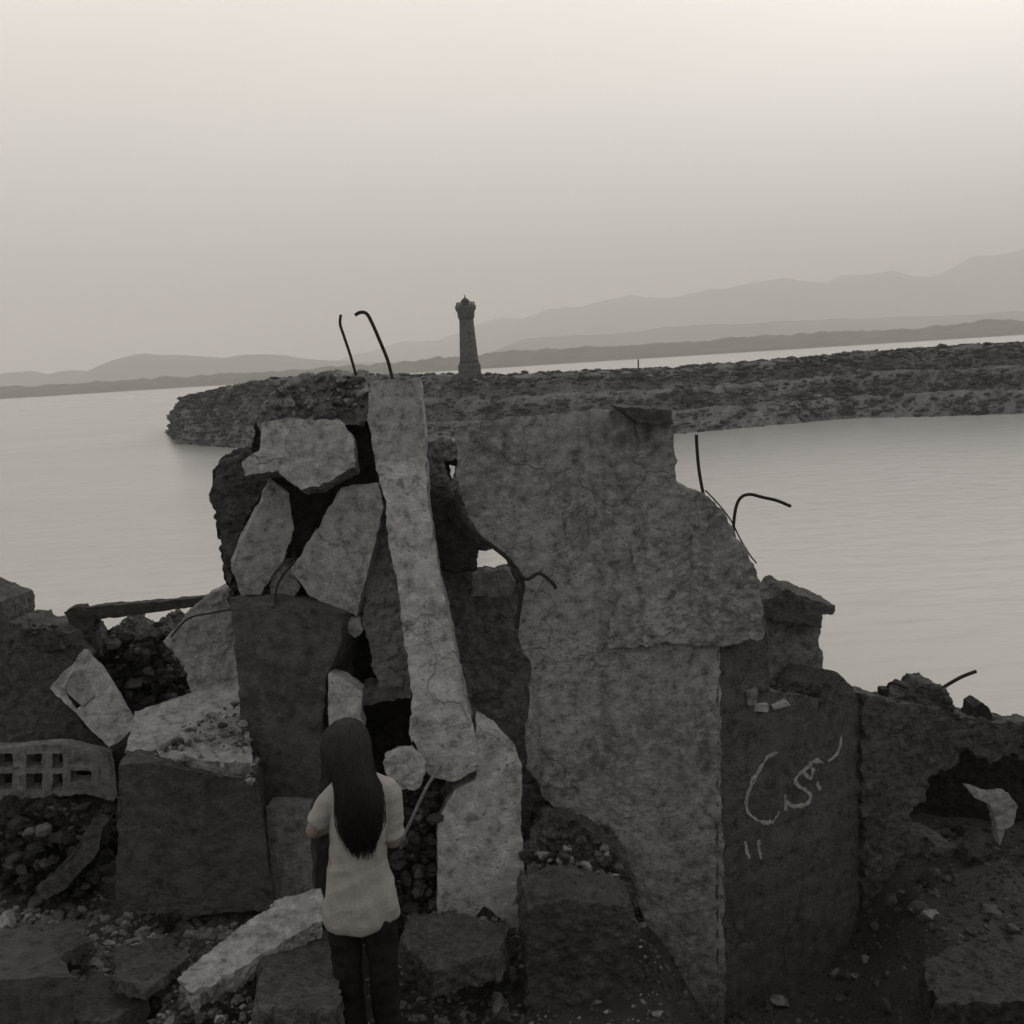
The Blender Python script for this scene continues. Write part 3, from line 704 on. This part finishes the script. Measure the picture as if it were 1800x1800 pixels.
chunk('broken_slab', [(566, 1558), (568, 1618), (500, 1652), (440, 1690), (385, 1722), (335, 1746), (316, 1722), (350, 1688), (400, 1650), (440, 1618), (500, 1576)], 5.25, 'pale', None, 'long pale broken slab lying diagonally left of the woman', 'slab', gy=-.5, thick=.1, rough=.035, jag=6)
chunk('broken_slab', [(452, 1712), (540, 1672), (588, 1676), (596, 1760), (600, 1840), (450, 1840)], 4.95, 'stone', None, 'broad grey slab on the ground left of the woman\'s legs', 'slab', gy=-.95, thick=.14, rough=.05, jag=7)
chunk('broken_slab', [(205, 1690), (300, 1660), (330, 1700), (260, 1760), (190, 1740)], 5.2, 'stone', None, 'flat grey slab lying left of the diagonal pale slab', 'slab', gy=-1.1, thick=.05, rough=.04, jag=6)
chunk('broken_slab', [(20, 1650), (130, 1630), (165, 1670), (90, 1705), (10, 1700)], 5.5, 'stone', None, 'flat dark grey slab near the left edge above the corner slab', 'slab', gy=-1.1, thick=.05, rough=.04, jag=6)
chunk('broken_slab', [(120, 1760), (220, 1742), (260, 1800), (180, 1840), (110, 1830)], 4.9, 'stone', None, 'tilted grey slab at the bottom edge beside the corner slab', 'slab', gy=-.8, thick=.1, rough=.04, jag=6)
chunk('broken_slab', [(712, 1650), (790, 1640), (900, 1672), (880, 1720), (760, 1760), (705, 1700)], 5.4, 'stone', None, 'grey cracked slab on the ground right of the woman\'s legs', 'slab', gy=-.6, thick=.15, rough=.05, jag=5)
stone('pale_stone', 425, 1745, .12, 'pale', 'large pale rounded stone below the long broken slab', seed=1)
stone('pale_stone', 290, 1752, .075, 'pale', 'small pale stone left of the large rounded one', seed=2)
stone('pale_stone', 300, 1790, .11, 'slab', 'flat pale stone at the bottom edge left of centre', seed=3)
rnd = random.Random(21)
ZONES = [('left', 'broken stones lying on the ground at left', 'broken grey stone lying on the rubbly ground at left', [(0, 1605), (560, 1640), (560, 1800), (0, 1800)], 60, 'stone'),
         ('mid', 'broken stones at the foot of the ruin', 'broken grey stone on the ground between the woman and the stump', [(700, 1650), (925, 1650), (925, 1800), (700, 1800)], 26, 'stone'),
         ('right', 'dark stones on the right bank', 'dark stone lying on the earth bank at right', [(1290, 1600), (1800, 1540), (1800, 1800), (1290, 1800)], 44, 'dark')]
for zn, grp, lab, q, n, mat in ZONES:
    for i in range(n):
        u, v = rnd.random(), rnd.random()
        px = (q[0][0] * (1 - u) + q[1][0] * u) * (1 - v) + (q[3][0] * (1 - u) + q[2][0] * u) * v
        py = (q[0][1] * (1 - u) + q[1][1] * u) * (1 - v) + (q[3][1] * (1 - u) + q[2][1] * u) * v
        stone('broken_stone', px, py, rnd.uniform(.03, .085), mat if rnd.random() < .75 else ('slab' if zn != 'right' else 'mid'), lab, grp, seed=10 + i * 3 + len(zn))
PL_ = []
for _ in range(15000):
    x = rnd.uniform(-4, 4.4); y = rnd.uniform(3.6, 8.6)
    PL_.append((Vector((x, y, gz(x, y))), rnd.uniform(.006, .024) * (2.1 if rnd.random() < .08 else 1)))
tag(pile('gravel', [q for q in PL_ if q[0].x < .7], M['debris'], ROCKS_LO), 'loose grey gravel strewn over the ground at left and centre', 'gravel', kind='stuff')
tag(pile('gravel', [q for q in PL_ if q[0].x >= .7], M['darkdebris'], ROCKS_LO), 'dark gravel strewn over the earth at right', 'gravel', kind='stuff')
# dry weeds at bottom right
def weed(px, py, s, label):
    p = gpoint(px, py); bm = bmesh.new()
    if p is None: return
    for i in range(46):
        a = rnd.uniform(0, 6.28); L = s * rnd.uniform(.5, 1.1); lean = rnd.uniform(.15, .9)
        d = Vector((math.cos(a), math.sin(a), 0)); wdt = Vector((-d.y, d.x, 0)) * s * .02; prev = None
        base = p + d * rnd.uniform(0, s * .15)
        for j in range(6):
            t_ = j / 5; c_ = base + d * lean * L * t_ ** 1.6 + Vector((0, 0, L * (t_ - .35 * lean * t_ * t_)))
            k_ = (1 - t_) * (1 if j < 5 else 0) + .05
            row = (bm.verts.new(c_ - wdt * k_), bm.verts.new(c_ + wdt * k_))
            if prev: bm.faces.new((prev[0], prev[1], row[1], row[0]))
            prev = row
    me = bpy.data.meshes.new('weed'); bm.to_mesh(me); bm.free(); b = rebase(me)
    o = link('weed', me, M['weed']); o.location = b; tag(o, label, 'weed')
M['weed'] = plain('dry_weed', (.03, .03, .02), .9, .4, 30, 0)
weed(1640, 1770, .26, 'dry weed tuft at the bottom edge towards the right corner')
weed(1760, 1740, .2, 'dry weed tuft at the right edge near the bottom')
weed(300, 1640, .2, 'dark weed tuft at the foot of the big dark block')


# ------------------------------------------------------------------ loose rubble lying on and against the big pieces
def inpoly(x, y, pl):
    c = False
    for (x1, y1), (x2, y2) in zip(pl, pl[1:] + pl[:1]):
        if (y1 > y) != (y2 > y) and x < (x2 - x1) * (y - y1) / (y2 - y1) + x1: c = not c
    return c
def rubble(poly, Y, n, smin, smax, mat, label, gy=0, dep=.12, src=None, parent=None, name='loose_rubble'):
    rr = random.Random(len(poly) * 31 + n); pl = []; xa = [p[0] for p in poly]; ya = [p[1] for p in poly]
    cy_ = sum(ya) / len(ya)
    while len(pl) < n:
        x, y = rr.uniform(min(xa), max(xa)), rr.uniform(min(ya), max(ya))
        if inpoly(x, y, poly):
            pl.append((P(x, y, Y + gy * (y - cy_) / 100 + rr.uniform(-dep * .3, dep)), smin + (smax - smin) * rr.random() ** 2.2))
    o = pile(name, pl, M[mat], src or ROCKS_LO, parent)
    if parent is None: tag(o, label, 'rubble', kind='stuff')
    else: o['kind'] = 'stuff'
    return o
rubble([(456, 740), (470, 700), (500, 672), (560, 660), (640, 656), (648, 720), (600, 738), (520, 740)], 6.6, 170, .02, .075, 'debris', 'loose grey rubble crusted along the top of the left ruined wall', parent=LW)
rubble([(330, 1262), (420, 1235), (452, 1345), (440, 1372), (350, 1356), (260, 1340)], 6.1, 190, .012, .05, 'debris', 'loose rubble spilled on the pale ramp slab above the big dark block', gy=-.5, dep=.1)
rubble([(170, 1150), (200, 1105), (250, 1122), (280, 1096), (300, 1115), (352, 1200), (330, 1245), (240, 1256)], 7.42, 260, .02, .10, 'darkdebris', 'dark broken stones heaped behind the grooved leaning slab', dep=.2)
rubble([(40, 1096), (100, 1104), (160, 1118), (150, 1150), (30, 1140)], 7.15, 90, .02, .075, 'darkdebris', 'dark stones along the top of the low wall at the left edge', dep=.25)
rubble([(690, 1392), (765, 1392), (768, 1660), (700, 1660), (684, 1500)], 5.92, 260, .015, .075, 'darkdebris', 'dark broken debris between the woman and the upright pale slab', dep=.12)
rubble([(0, 1425), (60, 1415), (195, 1415), (205, 1640), (0, 1640)], 6.3, 420, .02, .10, 'darkdebris', 'black broken debris in the gap left of the big dark block', dep=.2)  # dark stone colour stands in for the shade of this gap
rubble([(932, 1480), (970, 1440), (1060, 1480), (1100, 1545), (1116, 1596), (940, 1596)], 5.86, 260, .015, .07, 'debris', 'loose rubble in the hole at the foot of the front wall', dep=.15, gy=-.25)
rubble([(935, 1584), (1000, 1560), (1110, 1586), (1112, 1600), (940, 1600)], 5.55, 90, .012, .045, 'debris', 'loose broken bits on top of the concrete stump', dep=.18)
rubble([(760, 1600), (850, 1590), (925, 1640), (935, 1720), (720, 1720)], 5.7, 240, .015, .06, 'debris', 'loose rubble banked against the foot of the pale upright slab', gy=-.45, dep=.12)
rubble([(1520, 1224), (1600, 1236), (1690, 1256), (1800, 1272), (1860, 1285), (1860, 1325), (1690, 1320), (1520, 1290)], 7.02, 230, .012, .05, 'darkdebris', 'dark crumbling rubble along the top of the right wall', dep=.2)
rubble([(1556, 1240), (1600, 1216), (1624, 1204), (1660, 1212), (1686, 1256)], 7.0, 60, .02, .07, 'darkdebris', 'dark stones piled on the right wall under the sticking out rod', dep=.15)
rubble([(1590, 1475), (1650, 1440), (1720, 1450), (1800, 1480), (1860, 1520), (1860, 1640), (1560, 1600)], 6.9, 240, .02, .085, 'darkdebris', 'dark rubble spilling from the cavity at right', gy=-.6, dep=.2)
rubble([(570, 1066), (640, 1060), (655, 1130), (610, 1180), (580, 1150)], 6.75, 70, .02, .07, 'darkdebris', 'dark rubble under the wide slanting slab', dep=.1)
rubble([(1350, 1195), (1440, 1200), (1480, 1195), (1500, 1225), (1440, 1240), (1352, 1232)], 6.62, 90, .012, .04, 'darkdebris', 'crumbled bits along the top of the graffitied side wall', gy=0, dep=.2)
rubble([(330, 1700), (450, 1690), (560, 1640), (590, 1700), (580, 1800), (250, 1800)], 5.15, 330, .012, .05, 'debris', 'pale broken bits strewn left of the woman', gy=-.62, dep=.08)
rubble([(470, 985), (520, 960), (545, 1040), (480, 1058)], 6.6, 40, .015, .05, 'darkdebris', 'dark bits jammed between the two slanting slabs', dep=.1)


def ground_rubble(poly, n, smin, smax, mat, label, seed):
    rr = random.Random(seed); pl = []; xa = [p[0] for p in poly]; ya = [p[1] for p in poly]
    while len(pl) < n:
        x, y = rr.uniform(min(xa), max(xa)), rr.uniform(min(ya), max(ya))
        if inpoly(x, y, poly):
            p = gpoint(x, y)
            if p is None: n -= 1; continue
            pl.append((p, smin + (smax - smin) * rr.random() ** 2.4))
    tag(pile('loose_rubble', pl, M[mat], ROCKS_LO), label, 'rubble', kind='stuff')
ground_rubble([(0, 1600), (200, 1590), (560, 1630), (580, 1800), (0, 1800)], 2600, .012, .075, 'debris', 'grey broken rubble covering the ground at left', 1)
ground_rubble([(700, 1640), (925, 1650), (925, 1800), (700, 1800)], 520, .012, .055, 'debris', 'grey broken rubble covering the ground at the foot of the ruin', 2)
ground_rubble([(1130, 1640), (1300, 1740), (1520, 1600), (1800, 1490), (1800, 1800), (1130, 1800)], 900, .01, .045, 'darkdebris', 'dark broken rubble covering the earth at right', 3)

# ------------------------------------------------------------------ the woman, seen from behind
PY = 4.85
TOPZ = P(606, 1266, PY).z; HT = 1.66
W0 = Vector((P(636, 1620, PY).x, PY, TOPZ - HT))
wm = empty('person', W0, 'dark haired woman seen from behind, pale top, dark trousers, left elbow out', 'person')
def L(px, py, y=0.0):
    """a pixel at the depth y in front of (+) or behind (-) her, in her own coordinates"""
    return P(px, py, PY + y) - W0
def skin_mesh(name, nodes, edges, mat, root=0, sub=2):
    me = bpy.data.meshes.new(name); me.from_pydata([Vector(n[0]) for n in nodes], edges, []); me.update()
    o = link(name, me, mat); o.location = W0
    o.parent = wm; o.matrix_parent_inverse = Matrix.Translation(-wm.location)
    sk = o.modifiers.new('skin', 'SKIN'); sk.use_smooth_shade = True
    lay = me.skin_vertices[0]
    for i, n in enumerate(nodes):
        r_ = n[1]; lay.data[i].radius = (r_, r_) if isinstance(r_, (int, float)) else r_
        lay.data[i].use_root = (i == root)
    md = o.modifiers.new('sub', 'SUBSURF'); md.levels = sub; md.render_levels = sub
    BAKE.append(o)
    return o
N, E = [], []
def nd(p, r_, par=None):
    N.append((Vector(p), r_)); i = len(N) - 1
    if par is not None: E.append((par, i))
    return i
HX = L(606, 1310).x                    # the head leans to her left
pel = nd((0, 0, .88), (.12, .085))
wai = nd((-.005, -.005, 1.05), (.11, .085), pel)
che = nd((-.005, .0, 1.22), (.125, .09), wai)
shc = nd((-.005, .0, 1.335), (.07, .06), che)
nek = nd((HX * .5, .01, 1.42), (.046, .046), shc)
hd0 = nd((HX * .85, .035, 1.48), (.068, .076), nek)
hd1 = nd((HX, .04, 1.555), (.078, .092), hd0)
hd2 = nd((HX, .035, 1.625), (.05, .058), hd1)
nd((HX, .135, 1.53), .014, hd1)        # nose
for s in (-1, 1):
    nd((HX + s * .080, .03, 1.53), (.012, .02), hd1)     # ears
    h = nd((s * .08, 0, .82), .086, pel); th = nd((s * .086, 0, .66), .076, h); kn = nd((s * .086, .01, .47), .053, th)
    cf = nd((s * .088, -.02, .34), .052, kn); an = nd((s * .088, -.015, .09), .034, cf)
    ft = nd((s * .095, .08, .045), .036, an); nd((s * .102, .16, .03), .026, ft)
def arm(pts, rad):
    i = shc
    for p, r_ in zip(pts, rad): i = nd(p, r_, i)
    return i
RS, RE, RW = L(684, 1392), L(692, 1484, .02), L(668, 1452, .25)
LS, LE, LWr = L(592, 1392), L(545, 1466, .02), L(590, 1448, .24)
rwi = arm([RS, RS.lerp(RE, .5), RE, RE.lerp(RW, .55), RW], [.048, .043, .036, .032, .024])
lwi = arm([LS, LS.lerp(LE, .5), LE, LE.lerp(LWr, .55), LWr], [.048, .043, .036, .032, .024])
def hand(wi, d, side, nrm):
    d = Vector(d).normalized(); nrm = Vector(nrm).normalized(); s = d.cross(nrm).normalized()
    w_ = N[wi][0]
    palm = nd(w_ + d * .045, (.030, .016), wi)
    for k, (off, L_) in enumerate(((-.030, .062), (-.010, .075), (.010, .070), (.029, .055))):
        b_ = nd(w_ + d * .085 + s * off, .0095, palm)
        m_ = nd(w_ + d * (.085 + L_ * .5) + s * off * 1.15 - nrm * .006, .009, b_)
        nd(w_ + d * (.085 + L_ * .9) + s * off * 1.2 - nrm * .022, .0075, m_)
    tb = nd(w_ + d * .03 + s * side * .034, .012, wi); nd(w_ + d * .07 + s * side * .056 - nrm * .006, .0095, tb)
hand(rwi, (-.5, .8, .25), 1, (-.7, -.3, .6))
hand(lwi, (.5, .8, .25), -1, (.7, -.3, .6))
body = skin_mesh('body', N, E, M['skin'], 0, 2)

def loft(rings, bm, seg=40, cap=True, wob=0, sd_=0):
    rr = []
    for (cx, cy, z, rx, ry) in rings:
        row = []
        for k in range(seg):
            a = 2 * math.pi * k / seg
            f = 1 + wob * noise.noise(Vector((math.cos(a) * 2.2, math.sin(a) * 2.2, z * 6 + sd_)))
            row.append(bm.verts.new((cx + rx * f * math.cos(a), cy + ry * f * math.sin(a), z)))
        rr.append(row)
    for a, b in zip(rr, rr[1:]):
        for k in range(seg): bm.faces.new((a[k], a[(k + 1) % seg], b[(k + 1) % seg], b[k]))
    if cap: bm.faces.new(rr[0][::-1]); bm.faces.new(rr[-1])
    return rr
def garment(name, bm, mat, voxel, folds):
    bmesh.ops.recalc_face_normals(bm, faces=bm.faces)
    me = bpy.data.meshes.new(name); bm.to_mesh(me); bm.free()
    o = link(name, me, mat); o.location = W0; o.parent = wm; o.matrix_parent_inverse = Matrix.Translation(-wm.location)
    md = o.modifiers.new('remesh', 'REMESH'); md.mode = 'VOXEL'; md.voxel_size = voxel; md.use_smooth_shade = True
    sm = o.modifiers.new('smooth', 'SMOOTH'); sm.factor = .5; sm.iterations = 4
    o['folds'] = folds
    BAKE.append(o); return o
def px_ring(py, xl, xr, ry, y=0.0):
    a, b = L(xl, py, y), L(xr, py, y)
    return ((a.x + b.x) / 2, y, (a.z + b.z) / 2, (b.x - a.x) / 2, ry)
bm = bmesh.new()
loft([px_ring(1622, 572, 694, .122), px_ring(1612, 568, 700, .13), px_ring(1590, 570, 701, .13), px_ring(1550, 574, 690, .122), px_ring(1510, 578, 678, .108),
      px_ring(1470, 580, 680, .104), px_ring(1430, 582, 688, .106), px_ring(1400, 584, 694, .10), px_ring(1382, 590, 690, .085), px_ring(1368, 602, 674, .07), px_ring(1356, 615, 655, .055)], bm, 48, True, .1, 3)
def sleeve(pts, rad):
    b2 = tube_bm(spline(pts, 4), rad[0], 20, None, rad[1])
    me_ = bpy.data.meshes.new('t'); b2.to_mesh(me_); b2.free(); bm.from_mesh(me_); bpy.data.meshes.remove(me_)
sleeve([L(668, 1386), L(682, 1392), RS.lerp(RE, .45), RS.lerp(RE, .84)], (.058, .058))
sleeve([L(606, 1386), L(592, 1394), LS.lerp(LE, .45), LS.lerp(LE, .72)], (.058, .054))
garment('top', bm, M['shirt'], .007, 'top')
bm = bmesh.new()
loft([(0, 0, .74, .158, .112), (0, 0, .78, .145, .095), (0, 0, .82, .11, .075)], bm, 40)
for s in (-1, 1):
    loft([(s * .07, 0, .77, .078, .088), (s * .078, 0, .73, .084, .095), (s * .084, 0, .66, .088, .098), (s * .088, .005, .5, .074, .08), (s * .09, -.01, .36, .070, .074), (s * .09, -.01, .10, .066, .07), (s * .09, -.005, .05, .068, .075)], bm, 32, True, .1, s)
garment('trousers', bm, M['jeans'], .008, 'jeans')
# long loose hair from the crown down over her back
HR = [(1264, 600, 612, .02, .03), (1270, 586, 630, .06, .03), (1285, 571, 643, .098, .025), (1305, 564, 650, .115, .018), (1330, 566, 652, .112, .0), (1355, 584, 654, .095, -.03),
      (1385, 593, 668, .07, -.065), (1420, 593, 671, .05, -.092), (1450, 598, 668, .038, -.105), (1475, 611, 658, .026, -.112), (1494, 628, 646, .012, -.115)]
rings = []
for py, xl, xr, ry, y in HR: rings.append(px_ring(py, xl, xr, ry, y))
bm = bmesh.new()
loft(rings[::-1], bm, 56, True)
def hair_at(t_, a, out):
    i = min(int(t_), len(rings) - 2); f = t_ - i
    q = [rings[i][k] * (1 - f) + rings[i + 1][k] * f for k in range(5)]
    return Vector((q[0] + (q[3] + out) * math.cos(a), q[1] + (q[4] + out) * math.sin(a), q[2]))
hr = random.Random(5)
for i in range(900):
    a = hr.uniform(-math.pi, 0) if hr.random() < .8 else hr.uniform(0, math.pi)
    t0, t1 = hr.uniform(.6, 3), hr.uniform(7, 10)
    if a > 0: t1 = hr.uniform(5, 6.5)
    da = hr.uniform(-.5, .5); o0 = hr.uniform(-.002, .004); o1 = hr.uniform(0, .012) + (hr.uniform(0, .022) if hr.random() < .2 else 0); tail = hr.uniform(0, .05)
    pts = []
    for j in range(9):
        u = j / 8; p = hair_at(t0 + (t1 - t0) * u, a + da * u + .16 * math.sin(u * (5 + i % 5) + i), o0 + o1 * u * u)
        if u > .9: p.z -= tail
        pts.append(p)
    tube_bm(pts, .0034, 5, bm, .0012)
me = bpy.data.meshes.new('hair'); bm.to_mesh(me); bm.free(); smooth(me)
o = link('hair', me, M['hair']); o.location = W0; o.parent = wm; o.matrix_parent_inverse = Matrix.Translation(-wm.location)
for s in (-1, 1):
    bm = bmesh.new(); bmesh.ops.create_uvsphere(bm, u_segments=12, v_segments=8, radius=.012)
    me = bpy.data.meshes.new('eye'); bm.to_mesh(me); bm.free(); smooth(me)
    o = link('eye', me, M['lightdark']); o.location = W0 + Vector((HX + s * .032, .122, 1.55)); o.parent = wm; o.matrix_parent_inverse = Matrix.Translation(-wm.location)

# ------------------------------------------------------------------ bake the modifiers into real meshes
dg = bpy.context.evaluated_depsgraph_get(); dg.update()
for o in BAKE:
    old = o.data; nm = old.name
    me = bpy.data.meshes.new_from_object(o.evaluated_get(dg), depsgraph=dg)
    o.modifiers.clear(); o.data = me; me.name = nm
    smooth(me)
    if o.get('crisp'): me.set_sharp_from_angle(angle=R(38))
    fd = o.get('folds')
    if fd:
        # cloth folds: sharp ridges running along and across the body, deeper towards hem, waist and knees
        ns = [v.normal.copy() for v in me.vertices]
        for v, n_ in zip(me.vertices, ns):
            c = v.co
            if fd == 'top':
                w1 = noise.noise(Vector((c.x * 9 + c.z * 3.5, c.y * 5, c.z * 3.2 + 4)))
                w2 = noise.noise(Vector((c.x * 5 - c.z * 7, c.y * 4, c.z * 11)))
            else:
                w1 = noise.noise(Vector((c.x * 6, c.y * 6, c.z * 9)))
                w2 = noise.noise(Vector((c.x * 14, c.y * 10, c.z * 5 + 7)))
            v.co = c + n_ * ((.35 - abs(w1)) * .020 + (.3 - abs(w2)) * .011)
        me.update(); del o['folds']

# ------------------------------------------------------------------ render settings
sc.render.engine = 'CYCLES'
cy = sc.cycles
cy.use_denoising = True
try: cy.denoiser = 'OPENIMAGEDENOISE'
except Exception: pass
cy.max_bounces = 6; cy.diffuse_bounces = 3; cy.glossy_bounces = 2; cy.volume_bounces = 2; cy.transmission_bounces = 2
cy.use_adaptive_sampling = True; cy.adaptive_threshold = .02
cy.sample_clamp_indirect = 6
vs = sc.view_settings; vs.view_transform = 'Standard'; vs.look = 'None'; vs.exposure = 0; vs.gamma = 1; vs.use_curve_mapping = False
